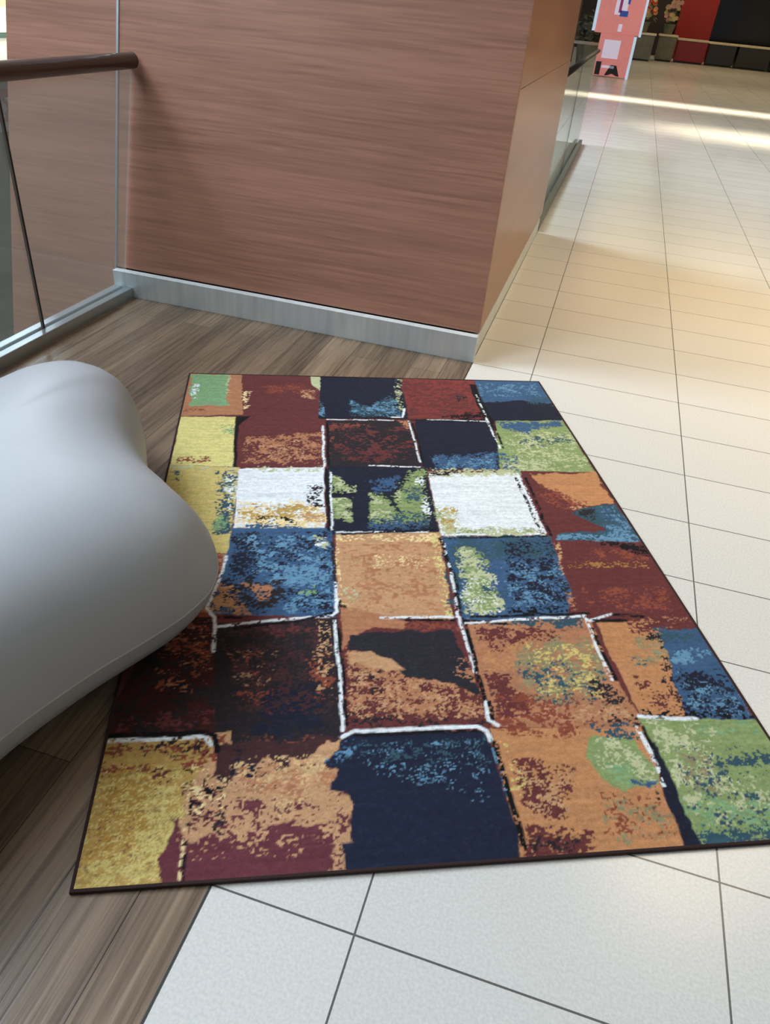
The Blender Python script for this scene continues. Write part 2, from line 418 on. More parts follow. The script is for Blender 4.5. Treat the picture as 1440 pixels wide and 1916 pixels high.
# ------------------------------------------------------------------ rug
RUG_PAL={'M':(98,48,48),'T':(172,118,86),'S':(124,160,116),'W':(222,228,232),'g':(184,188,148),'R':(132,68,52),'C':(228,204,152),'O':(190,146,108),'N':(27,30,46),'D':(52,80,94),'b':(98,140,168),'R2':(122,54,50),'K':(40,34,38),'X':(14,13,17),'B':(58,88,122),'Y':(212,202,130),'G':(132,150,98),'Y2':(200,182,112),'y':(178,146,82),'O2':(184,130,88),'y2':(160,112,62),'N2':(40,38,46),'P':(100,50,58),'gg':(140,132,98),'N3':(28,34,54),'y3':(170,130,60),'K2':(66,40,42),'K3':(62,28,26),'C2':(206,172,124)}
RUG_LAYERS=[
('M',0,1,9,[-167,2591,2020,2700,1681,-161,-19,-78]),
('T',3,1,9,[-16,2306,222,2319,243,1921,-5,1899]),
('S',6,1,9,[-5,2284,164,2294,181,1998,32,1992]),
('W',4,0.7,9,[18,2190,50,2191,49,2041,28,2040]),
('g',4,0.6,9,[153,2293,176,2294,187,2081,171,2055]),
('R',4,0.6,9,[7,1963,92,1967,94,1939,7,1927]),
('M',3,1,9,[222,2319,579,2339,553,1909,244,1899]),
('C',5,0.8,9,[230,2133,271,2135,262,1982,243,1963]),
('O',6,0.7,9,[478,2160,553,2163,548,2061,487,2078]),
('g',3,1,9,[528,2336,582,2339,566,2153,533,2215]),
('R',6,0.5,9,[292,2187,479,2223,546,2121,339,2102]),
('N',3,1,9,[579,2339,949,2360,925,1911,551,1899]),
('D',8,0.75,9,[683,2077,769,2006,890,2137,908,1915,683,1922]),
('b',8,0.3,9,[683,2077,769,2006,890,2137,908,1915,694,1922]),
('b',4,0.7,9,[558,2061,576,2023,578,1914,553,1913]),
('g',4,0.55,9,[912,2289,947,2291,916,1963,890,2010]),
('R2',4,1,9,[951,2360,1296,2379,1267,1917,931,1916]),
('M',8,0.5,14,[942,2291,1273,2274,1257,1927,932,1926]),
('K',4,0.9,9,[1168,2128,1225,2141,1215,2073,1162,2071]),
('X',5,0.9,9,[1073,1944,1260,1990,1261,1913,1067,1906]),
('B',4,1,9,[1301,2380,1648,2399,1612,1914,1275,1904]),
('N',7,1,9,[1277,2065,1458,2098,1624,2063,1617,1890,1275,1904]),
('D',8,0.5,9,[1511,2153,1628,2158,1603,2037,1482,2048]),
('b',6,0.3,9,[1297,2264,1586,2279,1571,2140,1291,2128]),
('X',3,1,9,[1258,2251,1289,2253,1279,1821,1249,1820]),
('Y',3,1,9,[0,1895,224,1902,232,1526,1,1530]),
('S',5,0.5,9,[146,1834,217,1836,217,1751,155,1758]),
('R',5,0.55,9,[26,1593,145,1595,138,1550,15,1538]),
('M',3,1,9,[228,1871,563,1891,554,1526,236,1522]),
('T',8,0.5,9,[266,1752,558,1780,551,1544,254,1548]),
('O',6,0.25,9,[304,1704,469,1748,485,1581,346,1568]),
('X',2,1,9,[213,1907,277,1909,247,1863,230,1827,236,1518,224,1518]),
('K',2,1,9,[576,1882,934,1893,923,1534,567,1529]),
('R',4,0.6,9,[588,1864,765,1870,762,1838,612,1816,600,1689,580,1709]),
('M',6,0.7,9,[756,1660,836,1661,831,1555,745,1554]),
('M',6,0.5,9,[629,1630,734,1648,729,1554,624,1560]),
('T',3,0.9,9,[875,1891,925,1893,922,1751,901,1820]),
('N',1,0.9,9,[752,1825,769,1825,741,1554,725,1554]),
('M',6,0.3,14,[587,1838,932,1847,910,1556,572,1552]),
('N',2,1,9,[951,1903,1271,1913,1274,1682,1227,1514,923,1511]),
('B',7,0.9,9,[977,1612,1235,1640,1223,1507,967,1504]),
('b',6,0.3,9,[976,1604,1233,1632,1213,1506,967,1504]),
('G',3,1,9,[1299,1904,1605,1914,1600,1480,1216,1477]),
('B',6,0.95,9,[1292,1904,1600,1914,1596,1857,1492,1836,1420,1789,1316,1831]),
('D',7,0.6,9,[1359,1752,1586,1811,1593,1714,1350,1683]),
('g',8,0.35,9,[1311,1813,1618,1821,1595,1526,1233,1503]),
('B',5,0.5,9,[1230,1648,1323,1617,1297,1492,1192,1491]),
('g',6,0.3,9,[1247,1561,1610,1506,1593,1480,1226,1477]),
('Y2',2,1,9,[-33,1533,247,1519,238,1120,68,1122]),
('g',4,0.7,9,[1,1530,232,1526,233,1497,-1,1494]),
('D',7,0.75,9,[168,1503,246,1504,251,1120,177,1121]),
('g',6,0.6,9,[173,1489,244,1497,238,1308,194,1340]),
('S',6,0.6,9,[172,1246,219,1246,225,1143,172,1143]),
('D',4,0.4,9,[5,1491,55,1492,44,1422,15,1439]),
('W',4,0.35,9,[181,1489,244,1497,245,1246,219,1246]),
('W',2,1,9,[244,1511,554,1522,540,1148,246,1151]),
('g',5,0.5,9,[243,1522,555,1533,553,1493,245,1483]),
('C',7,0.75,9,[246,1302,386,1282,432,1324,539,1276,536,1142,246,1145]),
('y',6,0.4,9,[250,1292,532,1292,534,1184,249,1171]),
('O',3,0.9,9,[436,1242,540,1238,536,1178,443,1202]),
('K',6,0.6,9,[476,1390,546,1436,541,1260,484,1276]),
('X',5,0.35,9,[316,1221,457,1199,447,1155,314,1156]),
('B',5,0.7,9,[274,1174,386,1173,533,1160,532,1137,275,1139]),
('N',2,1,9,[567,1533,936,1526,917,1109,552,1113]),
('B',8,0.7,9,[698,1444,828,1488,822,1368,722,1334]),
('G',3,0.95,9,[579,1471,603,1471,629,1408,667,1401,662,1357,573,1357]),
('g',4,0.5,9,[579,1471,603,1471,629,1408,667,1401,662,1357,573,1357]),
('G',4,0.95,9,[571,1327,648,1327,634,1177,595,1183,564,1207]),
('g',5,0.4,9,[571,1327,648,1327,634,1183,564,1213]),
('G',5,0.95,9,[704,1347,748,1361,773,1314,795,1237,784,1341,826,1427,871,1503,935,1519,915,1341,895,1166,683,1167]),
('D',5,0.95,9,[826,1368,896,1402,899,1334,876,1288,826,1314]),
('g',5,0.45,9,[708,1347,747,1354,801,1181,688,1182]),
('g',4,0.55,9,[784,1341,832,1437,847,1409,808,1291]),
('D',6,0.5,9,[694,1244,908,1243,905,1145,685,1153]),
('B',5,0.5,9,[681,1182,870,1181,863,1136,648,1138]),
('W',3,0.95,9,[878,1470,919,1460,915,1399,881,1399]),
('W',3,0.95,9,[889,1347,904,1334,915,1224,890,1212,878,1256]),
('W',2,1,9,[939,1482,1289,1492,1277,1102,920,1106]),
('g',4,0.85,9,[939,1519,1291,1522,1279,1470,934,1452]),
('g',7,0.7,9,[927,1275,1014,1268,978,1106,916,1106]),
('y',5,0.3,9,[930,1259,1016,1258,973,1120,919,1121]),
('g',4,0.75,9,[924,1147,1285,1153,1282,1093,918,1098]),
('G',4,0.4,9,[974,1144,1283,1147,1279,1108,968,1112]),
('K',4,0.6,9,[930,1504,1076,1513,1064,1475,927,1460]),
('G',4,0.6,9,[911,1341,929,1307,948,1180,919,1165]),
('M',2,1,9,[1301,1504,1600,1499,1629,1039,1282,1105]),
('O2',8,1,9,[1336,1478,1599,1495,1602,1290,1510,1273,1435,1280,1400,1359,1349,1430]),
('R',8,0.55,9,[1360,1430,1450,1324,1534,1273,1397,1224,1313,1341]),
('O',5,0.8,9,[1415,1267,1494,1273,1476,1247,1410,1241]),
('D',5,1,9,[1414,1228,1491,1267,1601,1286,1619,1030,1300,1072,1314,1111,1504,1127]),
('B',6,0.8,9,[1508,1257,1598,1280,1619,1039,1482,1070,1499,1176]),
('K',3,0.9,9,[1419,1231,1512,1267,1477,1161,1506,1133]),
('b',5,0.8,9,[1313,1108,1494,1112,1605,1098,1608,1048,1303,1075]),
('b',6,0.35,9,[1534,1273,1598,1280,1616,1054,1484,1085]),
('Y2',4,1,9,[68,1122,244,1120,237,1007,116,971]),
('R',5,1,9,[111,1022,243,1020,211,738,110,741]),
('T',5,0.6,9,[191,1020,243,1020,204,738,167,740]),
('B',3,1,9,[243,1151,564,1154,549,731,198,751]),
('N',7,0.55,9,[240,1128,352,1141,340,880,246,906]),
('N',7,0.35,9,[240,1128,564,1139,549,738,268,758]),
('b',8,0.5,9,[339,946,551,975,554,873,371,872]),
('b',8,0.25,9,[251,1128,559,1125,547,749,387,754]),
('K',6,0.8,9,[207,907,403,891,395,743,202,755]),
('T',6,0.85,9,[278,882,368,872,356,810,329,809]),
('T',6,0.7,9,[198,884,250,875,320,745,198,756]),
('O',6,0.35,9,[198,884,263,875,320,745,198,756]),
('W',4,0.8,9,[510,1103,551,1096,541,1036,501,1053]),
('g',6,0.5,9,[498,1111,552,1111,544,1036,497,1042]),
('S',5,0.4,9,[443,866,497,869,492,829,443,831]),
('O',2,1,9,[573,1116,919,1121,883,712,655,691,565,695,584,748,557,804]),
('C',4,0.7,9,[576,1113,918,1115,913,1069,574,1079]),
('Y',5,0.6,9,[877,1113,914,1112,885,720,866,721]),
('C',3,0.7,9,[571,1096,585,1096,570,816,592,758,581,748,553,805]),
('C',6,0.3,6,[688,1012,860,1009,848,935,680,934]),
('g',6,0.5,9,[564,875,619,838,610,791,586,781]),
('T',8,0.25,14,[590,1068,905,1064,879,738,599,747]),
('G',4,0.6,9,[883,867,897,854,885,807,874,819]),
('X',3,0.9,9,[555,828,585,765,621,742,582,730,550,749]),
('B',3,1,9,[922,1098,1291,1099,1292,844,1230,709,913,706]),
('D',8,0.7,9,[922,1098,1291,1099,1287,1002,1023,953,879,738]),
('g',7,0.95,9,[954,1040,1010,1034,1050,905,1048,838,1063,755,1003,721,925,715,937,853]),
('W',6,0.2,7,[940,928,1063,900,1038,733,926,737]),
('G',6,0.4,9,[953,1035,1042,1034,1054,733,923,724]),
('D',5,0.5,9,[993,857,1084,849,1073,806,991,809]),
('b',8,0.35,9,[1082,978,1287,947,1240,750,1076,755]),
('N',6,0.7,9,[1121,858,1249,850,1236,811,1118,819]),
('N',7,0.35,9,[1110,1089,1295,1087,1249,738,1070,732]),
('X',4,0.8,9,[1060,755,1250,754,1247,722,1050,719]),
('M',2,1,9,[1291,1075,1624,1059,1604,652,1281,676,1274,820]),
('R',8,0.5,9,[1388,1028,1596,1031,1589,969,1368,973]),
('y2',5,0.7,9,[1309,958,1579,963,1574,925,1302,926]),
('R',7,0.35,9,[1306,844,1586,837,1566,716,1282,725]),
('X',3,0.95,9,[1402,1068,1616,1054,1614,974,1561,991,1518,1026]),
('O',4,0.8,9,[1297,1058,1316,1058,1277,882,1268,908]),
('T',4,0.85,9,[1251,826,1275,815,1279,726,1254,731]),
('K',4,0.8,9,[1278,974,1270,895,1272,815,1250,801,1253,896]),
('T',6,0.5,9,[1422,698,1612,703,1593,648,1421,654]),
('K3',3,1,9,[66,751,216,742,244,341,-25,341]),  # block by the bench: maroon darkened, bench shadow put into the yarn colour
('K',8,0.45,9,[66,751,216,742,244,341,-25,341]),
('R',7,0.3,9,[67,743,211,738,230,472,87,479]),
('T',5,0.08,9,[67,743,211,738,230,472,87,479]),
('K',7,0.9,9,[162,501,280,504,287,356,182,425]),
('M',7,0.5,9,[-15,419,246,422,238,359,-6,365]),
('K',2,1,9,[216,713,552,727,541,309,437,288,293,240,239,344]),
('N',9,0.9,9,[321,485,496,495,520,321,338,316]),
('K2',8,0.4,9,[245,655,532,644,517,376,272,404]),
('R',5,0.12,9,[254,625,387,620,368,399,272,404]),
('O',4,0.035,9,[261,615,387,610,374,483,268,488]),
('K2',7,0.55,9,[241,716,506,724,503,645,245,655]),
('M',5,0.25,9,[256,711,506,720,503,655,259,665]),
('O',5,0.9,9,[488,720,533,719,526,595,499,616]),
('R',7,0.6,9,[460,579,535,595,530,424,480,443]),
('O',6,0.4,9,[480,626,534,624,531,441,484,460]),
('K2',6,0.6,9,[313,332,539,327,486,285,327,273]),
('R',5,0.2,9,[301,333,540,330,486,282,327,273]),
('M',2,1,9,[565,748,919,702,899,336,546,349]),
('T',7,0.5,9,[564,643,643,581,896,458,895,343,550,371]),
('O',6,0.28,7,[570,565,896,458,896,356,556,374]),
('T',4,1,9,[564,770,690,731,755,703,741,674,654,685,595,658,558,594]),
('N2',6,1,9,[577,659,652,664,873,669,880,571,902,485,890,441,828,470,713,506,684,560,630,597,575,599]),
('O',5,1,9,[572,591,637,597,695,556,717,528,679,523,641,530,576,553]),
('K',7,0.65,9,[620,521,665,519,655,431,617,440]),
('K',7,0.7,9,[552,398,701,374,896,364,894,336,549,355]),
('R',6,0.6,9,[748,707,911,693,905,668,744,674]),
('T',5,0.4,9,[842,563,904,560,907,476,843,479]),
('T',2,1,9,[921,697,1292,698,1286,440,1304,298,906,333]),
('M',8,0.6,9,[939,688,1202,683,1197,619,938,579]),
('O2',8,0.7,9,[941,592,1103,623,1069,505,931,515]),
('M',7,0.85,9,[924,516,1011,500,1013,435,1024,349,920,351]),
('R',8,0.5,9,[939,456,1128,412,1187,332,924,338]),
('gg',9,0.6,9,[1028,575,1172,641,1276,616,1257,441,1180,392,1066,397,1003,453]),
('D',7,0.3,9,[1020,546,1270,516,1259,371,1033,382]),
('Y2',7,0.3,9,[1067,604,1268,596,1229,407,1057,415]),
('K',7,0.35,9,[1218,499,1279,459,1306,309,1162,342]),
('O',7,0.4,9,[1064,389,1280,387,1274,336,1051,348]),
('D',4,0.9,9,[922,719,1285,712,1251,660,930,680]),
('O2',3,1,9,[1305,689,1500,682,1434,336,1299,348]),
('M',6,0.95,9,[1392,686,1623,692,1597,639,1482,643,1422,619,1400,644]),
('K',7,0.6,9,[1436,632,1534,639,1434,336,1381,364,1422,490]),
('gg',6,0.6,9,[1407,622,1488,619,1469,507,1346,513]),
('D',4,0.6,9,[1346,544,1421,541,1409,514,1340,521]),
('M',6,0.4,9,[1335,484,1442,414,1420,354,1313,359]),
('B',5,1,9,[1485,643,1607,652,1606,318,1419,328,1454,489]),
('D',7,0.7,9,[1461,652,1604,652,1597,604,1471,599]),
('b',7,0.8,9,[1467,572,1606,583,1596,530,1462,508]),
('N',8,0.6,9,[1464,504,1597,492,1604,319,1416,328]),
('b',6,0.22,9,[1464,488,1622,406,1601,327,1438,344]),
('X',3,0.9,9,[1309,365,1457,354,1628,334,1624,314,1299,341]),
('y',3,1,9,[-61,347,230,335,246,278,190,193,201,-47,-31,-29]),
('Y2',9,0.42,4,[-34,273,180,261,194,-26,-16,-10]),
('Y2',9,0.4,4,[78,213,186,206,191,5,78,13]),
('y3',9,0.4,4,[-11,272,126,278,111,66,-10,52]),
('P',4,0.04,5,[-34,273,163,262,160,7,-10,10]),
('R',7,0.6,9,[-14,345,233,335,245,254,187,246,134,303,51,307,0,271]),
('K',5,0.35,9,[-14,345,233,335,243,285,-5,299]),
('M',5,0.6,9,[101,268,151,259,158,221,119,197]),
('R',5,0.35,9,[-14,286,102,279,106,251,-5,238]),
('O',4,1,9,[224,348,283,351,282,274,188,180,242,1,191,5,188,180,234,278]),
('R',6,0.45,9,[225,330,278,342,277,269,231,257]),
('K2',5,1,9,[241,314,539,320,533,239,436,231,247,229]),
('O',9,1,9,[188,180,225,217,258,239,285,213,304,259,338,243,364,272,394,242,418,278,444,267,487,297,536,309,531,280,493,256,525,231,496,179,540,171,551,150,539,58,522,-9,531,-93,169,-65,180,107]),
('P',7,1,9,[151,-5,171,138,198,82,278,94,333,102,433,108,503,99,507,61,470,-68,147,-43]),
('O',6,0.3,9,[166,132,524,108,519,36,198,37]),
('C2',6,0.35,9,[280,269,512,291,483,201,388,111,286,148]),
('N',5,0.16,9,[245,257,412,261,411,192,249,202]),
('P',5,0.22,9,[280,255,534,254,524,108,288,117]),
('P',6,0.4,9,[249,202,388,180,388,93,278,88]),
('P',5,0.7,9,[382,170,423,165,420,140,382,140]),
('T',6,0.4,9,[304,253,533,239,528,158,319,172]),
('P',7,0.55,9,[180,207,277,214,284,88,190,106]),
('N',4,0.85,9,[249,236,288,254,276,342,302,311,299,226,260,202]),
('K',3,0.9,9,[251,145,277,143,278,91,251,100]),
('X',5,0.25,9,[174,261,282,227,276,124,193,130]),
('C',5,0.25,9,[173,275,281,241,276,124,193,130]),
('P',6,0.5,9,[433,114,520,48,517,3,443,42]),
('O',4,0.7,9,[513,186,549,157,527,-9,501,4]),
('P',5,0.4,9,[511,159,546,119,527,-9,501,4]),
('N3',3,1,9,[538,309,568,338,879,321,893,277,895,10,876,-99,520,-72,523,13,521,60,539,64,551,150,535,178,496,179,525,231,493,256,526,283]),
('D',6,0.35,7,[538,312,883,308,888,218,547,260]),
('b',5,0.07,6,[538,312,881,301,874,136,604,207]),
('B',5,0.8,9,[493,262,550,296,578,301,567,278,534,251,503,252]),
('b',4,0.4,9,[498,263,569,301,576,277,534,254]),
('b',4,0.8,9,[720,302,785,305,788,289,718,290]),
('b',5,0.5,9,[814,167,849,159,843,130,812,135]),
('O2',3,1,9,[900,326,1291,309,1290,194,1263,-5,1222,-126,876,-99,893,22]),
('R',7,0.6,9,[916,371,1154,339,1114,286,1019,288,919,319]),
('M',7,0.75,9,[938,247,992,241,1024,216,1080,207,1060,165,1023,74,930,91,923,133]),
('O',6,0.22,7,[938,247,1080,207,1023,74,924,91]),
('M',5,0.95,9,[917,74,1000,61,1071,46,1053,10,957,-106,876,-99]),
('K',5,0.6,9,[917,44,1040,33,1024,6,907,11]),
('Y2',6,0.35,9,[910,307,959,289,949,158,911,134]),
('gg',7,0.3,9,[1126,133,1260,111,1251,9,1081,14]),
('R',6,0.25,9,[1106,148,1260,111,1244,21,1083,20]),
('G',5,1,9,[1138,282,1202,297,1245,282,1273,195,1269,155,1221,144,1171,133,1134,172,1118,226]),
('g',6,0.5,9,[1140,282,1215,297,1270,195,1265,159,1139,203]),
('S',6,0.5,9,[1150,232,1244,197,1192,136,1149,160]),
('D',5,0.75,9,[1155,342,1283,322,1272,263,1210,283,1163,306]),
('B',4,0.9,9,[1201,165,1267,164,1256,144,1194,148]),
('K',4,0.7,9,[1228,143,1263,141,1255,111,1228,113]),
('G',3,1,9,[1292,338,1606,318,1681,-161,1256,-129,1269,-5,1278,137]),
('g',9,0.55,9,[1301,331,1479,308,1408,129,1297,136]),
('gg',9,0.35,9,[1351,251,1475,244,1400,102,1317,121]),
('S',9,0.5,9,[1416,328,1589,319,1590,270,1393,280]),
('D',8,0.75,9,[1464,237,1540,232,1657,187,1634,151,1457,184]),
('D',8,0.8,9,[1285,41,1373,51,1503,48,1674,4,1624,-66,1264,-40]),
('g',8,0.3,9,[1304,179,1557,163,1563,38,1292,43]),
('D',8,0.2,9,[1337,252,1657,234,1611,9,1287,31]),
('S',9,0.35,9,[1291,123,1525,108,1547,13,1281,19]),
('N',3,1,9,[1288,262,1302,262,1300,136,1294,-9,1267,-130,1211,-125,1255,-4,1266,124]),
('X',4,0.8,9,[1270,328,1294,315,1293,216,1277,217]),
('W',-6,0.9,9,[563,1837,555,1529]),
('X',-7,1,9,[584,1860,571,1537]),
('W',-4.5,0.9,9,[585,1891,859,1891]),
('W',-6,0.9,9,[856,1918,901,1920,921,1997]),
('W',-4.5,0.85,9,[924,1884,926,1751,922,1635,923,1564]),
('X',-6,0.9,9,[939,1866,937,1651,932,1564]),
('W',-4.5,0.8,9,[1008,1900,1258,1898]),
('W',-6,0.5,9,[1270,2143,1269,2000,1264,1857,1263,1673]),
('X',-6,0.7,9,[1285,2144,1286,2000,1285,1857,1276,1674]),
('X',-6,0.95,9,[559,1900,918,1906]),
('X',-5,0.8,9,[928,1897,1248,1889]),
('X',-8,1,9,[561,1507,553,1139]),
('W',-5,0.8,9,[577,1500,562,1139]),
('W',-4.5,0.6,9,[723,1539,925,1526]),
('X',-7,0.7,9,[1271,1455,1268,1111]),
('W',-6,0.55,9,[1289,1470,1281,1117]),
('X',-7,0.8,9,[1308,1455,1297,1105]),
('X',-5,0.7,9,[576,1347,655,1347]),
('W',-5,0.7,9,[577,1127,879,1124]),
('X',-6,0.8,9,[594,1116,903,1133]),
('W',-6,0.9,9,[923,1106,1069,1110]),
('X',-5,0.8,9,[931,1089,1279,1096]),
('K',-7,0.8,9,[559,1125,556,839]),
('W',-6,0.85,9,[555,875,553,753,534,736,447,730,358,721,270,711,216,700]),
('X',-7,0.8,9,[538,749,446,718,271,694]),
('W',-6,0.85,9,[231,1007,218,907,191,777,214,738,221,613]),
('X',-6,0.8,9,[225,738,284,736]),
('X',-9,0.7,9,[913,1086,922,878,909,715]),
('W',-6,0.5,9,[920,1086,918,929,907,783,899,720]),
('W',-6,0.9,9,[544,716,542,614,547,525,540,340]),
('X',-6,0.8,9,[552,685,556,524,549,358]),
('W',-6,0.9,9,[904,720,903,641,905,509]),
('X',-8,0.8,9,[916,704,914,606,909,476,906,355]),
('X',-7,0.8,9,[919,704,1041,685]),
('W',-6,0.8,9,[920,693,1062,703,1283,710]),
('X',-6,0.9,9,[938,719,1297,720]),
('W',-6,0.95,9,[1277,703,1286,689,1365,716]),
('X',-8,0.8,9,[1369,714,1459,706]),
('X',-8,0.9,9,[1302,689,1401,688]),
('W',-6,0.85,9,[676,723,885,720]),
('X',-6,0.9,9,[749,710,888,707]),
('W',-6,0.7,9,[1281,698,1271,596,1270,468]),
('X',-8,0.8,9,[1284,659,1283,575,1282,468]),
('W',-7,0.95,9,[909,409,902,352,924,336]),
('X',-8,0.9,9,[919,408,914,355]),
('W',-7,1,9,[539,321,568,338,722,338,869,335,890,321,894,292]),
('X',-6,0.9,9,[571,326,721,327,873,322]),
('b',-5,0.5,9,[894,292,898,232,899,134]),
('X',-9,0.8,9,[904,284,903,175,902,21]),
('W',-7,0.95,9,[1296,341,1445,329]),
('W',-8,0.75,9,[1274,309,1281,237]),
('X',-6,0.9,9,[1291,309,1291,236]),
('W',-6,0.6,9,[1280,224,1275,145]),
('W',-7,0.8,9,[2,341,221,339,233,317]),
('X',-9,0.95,9,[-10,355,214,351,241,341,247,299]),
('C',-5,0.5,9,[196,180,196,106,196,5]),
('X',-5,0.5,9,[203,179,201,105,201,4])]
def rug():
    RW, RL, G = 1.6056, 2.293, 0.0036
    nu, nv = int(RW / G) + 1, int(RL / G) + 1
    rng = np.random.default_rng(11)
    U, V = np.meshgrid(np.linspace(0, RW, nu), np.linspace(0, RL, nv))   # metres
    def vnoise(cell_u, cell_v):
        gu, gv = int(RW / cell_u) + 3, int(RL / cell_v) + 3
        g = rng.random((gv, gu))
        x = U / cell_u; y = V / cell_v
        i = x.astype(int); j = y.astype(int); fu = x - i; fv = y - j
        fu = fu * fu * (3 - 2 * fu); fv = fv * fv * (3 - 2 * fv)
        return (g[j, i] * (1 - fu) + g[j, i + 1] * fu) * (1 - fv) + (g[j + 1, i] * (1 - fu) + g[j + 1, i + 1] * fu) * fv
    def rank(n):      # to a uniform distribution
        s = np.sort(n[::7, ::7].ravel())
        return np.searchsorted(s, n) / len(s)
    wu = [vnoise(.05, .05) - .5, vnoise(.018, .018) - .5, vnoise(.008, .008) - .5]
    wv = [vnoise(.05, .05) - .5, vnoise(.018, .018) - .5, vnoise(.008, .008) - .5]
    WU = wu[0] + .6 * wu[1] + .4 * wu[2]; WV = wv[0] + .6 * wv[1] + .4 * wv[2]
    spk = {}
    def speck(s, k):
        key = (s, k % 3)
        if key not in spk:
            c = s / 1000.0 * 0.68
            n = vnoise(c * 1.2, c * .9) + .6 * vnoise(c * .7, c * .6) + .75 * vnoise(c * 5, c * 3.6)
            spk[key] = rank(n)
        return spk[key]
    C = np.zeros((nv, nu, 3)) + lin(RUG_PAL['M'])
    for k, (col, r, d, s, flat) in enumerate(RUG_LAYERS):
        P = np.array(flat, float).reshape(-1, 2) / 1000
        line = r < 0
        amp = 0.005 if line else abs(r) / 1000.0 * 2.6
        pad = 0.03
        i0, i1 = np.clip([int((P[:, 0].min() - pad) / G), int((P[:, 0].max() + pad) / G) + 2], 0, nu)
        j0, j1 = np.clip([int((P[:, 1].min() - pad) / G), int((P[:, 1].max() + pad) / G) + 2], 0, nv)
        if i1 <= i0 or j1 <= j0: continue
        sl = (slice(j0, j1), slice(i0, i1))
        x = U[sl] + WU[sl] * amp; y = V[sl] + WV[sl] * amp
        dist = np.full(x.shape, 9.0); inside = np.zeros(x.shape, bool)
        n = len(P)
        for a in range(n - 1 if line else n):
            A = P[a]; B = P[(a + 1) % n]; e = B - A; L2 = e @ e + 1e-12
            t = np.clip(((x - A[0]) * e[0] + (y - A[1]) * e[1]) / L2, 0, 1)
            dist = np.minimum(dist, np.hypot(x - A[0] - t * e[0], y - A[1] - t * e[1]))
            if not line:
                c = ((A[1] > y) != (B[1] > y)) & (x < (B[0] - A[0]) * (y - A[1]) / (B[1] - A[1] + 1e-12) + A[0])
                inside ^= c
        if line:
            m = np.clip((abs(r) / 1000 * 0.8 - dist) / G + .5, 0, 1)
            if d < 1: m = m * np.clip((d - speck(9, k)[sl]) * 8 + .5, 0, 1)
        else:
            sd = np.where(inside, dist, -dist)
            m = np.clip(sd / G + .5, 0, 1)
            if d < 1:
                edge = np.clip(sd / 0.03, 0, 1)          # speckles thin out towards the edge of a patch
                dd = d * (0.35 + .65 * edge)
                m = m * np.clip((dd - speck(s, k)[sl]) * 9 + .5, 0, 1)
        c3 = np.array(lin(RUG_PAL[col]))
        C[sl] = C[sl] * (1 - m[..., None]) + c3 * m[..., None]
    # heathered yarn: fine flecks and faint weft streaks
    fl = rank(vnoise(.007, .005) + .6 * vnoise(.016, .006)) - .5
    st = rank(vnoise(.12, .006)) - .5
    C = C * (1 + .22 * fl + .14 * st)[..., None] + 0.004 * (fl[..., None] > .42)
    C = np.clip(C, 0, 1)
    # relief
    Z = 0.0085 + 0.0012 * (vnoise(.2, .2) - .5)
    verts = np.stack([U, V, Z], -1).reshape(-1, 3)
    idx = np.arange(nu * nv).reshape(nv, nu)
    faces = np.stack([idx[:-1, :-1], idx[:-1, 1:], idx[1:, 1:], idx[1:, :-1]], -1).reshape(-1, 4)
    me = bpy.data.meshes.new('pile')
    me.vertices.add(len(verts)); me.vertices.foreach_set('co', verts.ravel())
    me.loops.add(faces.size); me.loops.foreach_set('vertex_index', faces.ravel().astype(np.int32))
    me.polygons.add(len(faces)); me.polygons.foreach_set('loop_start', np.arange(0, faces.size, 4, dtype=np.int32))
    me.update(calc_edges=True)
    ca = me.color_attributes.new('yarn', 'FLOAT_COLOR', 'POINT')
    ca.data.foreach_set('color', np.concatenate([C, np.ones((nv, nu, 1))], -1).ravel().astype(np.float32))
    me.polygons.foreach_set('use_smooth', np.ones(len(faces), bool))
    m = bpy.data.materials.new('woven_rug'); m.use_nodes = True
    nt, b = nodes(m)
    at = new(nt, 'ShaderNodeAttribute', attribute_name='yarn')
    tc = new(nt, 'ShaderNodeTexCoord')
    nz = new(nt, 'ShaderNodeTexNoise'); nz.inputs['Scale'].default_value = 420; nz.inputs['Detail'].default_value = 2
    mr = new(nt, 'ShaderNodeMapRange'); mr.inputs[1].default_value = .3; mr.inputs[2].default_value = .7; mr.inputs[3].default_value = .82; mr.inputs[4].default_value = 1.12
    mx = new(nt, 'ShaderNodeMix', data_type='RGBA', blend_type='MULTIPLY'); mx.inputs[0].default_value = 1
    nt.links.new(tc.outputs['Object'], nz.inputs['Vector']); nt.links.new(nz.outputs['Fac'], mr.inputs[0])
    nt.links.new(at.outputs['Color'], mx.inputs[6]); nt.links.new(mr.outputs[0], mx.inputs[7])
    nt.links.new(mx.outputs[2], b.inputs['Base Color'])
    b.inputs['Roughness'].default_value = 0.85; b.inputs['Specular IOR Level'].default_value = 0.15
    b.inputs['Sheen Weight'].default_value = 0.05
    bp = new(nt, 'ShaderNodeBump'); bp.inputs['Strength'].default_value = .35; bp.inputs['Distance'].default_value = .001
    nt.links.new(nz.outputs['Fac'], bp.inputs['Height']); nt.links.new(bp.outputs[0], b.inputs['Normal'])
    r = empty('area_rug', (-0.66811, 0.55710, 0.0), 0.40391)
    tag(r, 'area rug with a painted patchwork of maroon, blue, green, orange and white blocks', 'rug')
    link('pile', me, m, r)
    done('backing', box(0.001, RW - .001, 0.001, RL - .001, 0.0005, 0.0065), BINDING, r)
    w = 0.007
    for (a, b_, c_, d_) in ((-w, RW + w, -w, 0.001), (-w, RW + w, RL - .001, RL + w), (-w, 0.001, 0, RL), (RW - .001, RW + w, 0, RL)):
        done('edge_binding', box(a, b_, c_, d_, 0.0005, 0.0098, 0.002), BINDING, r)
rug()

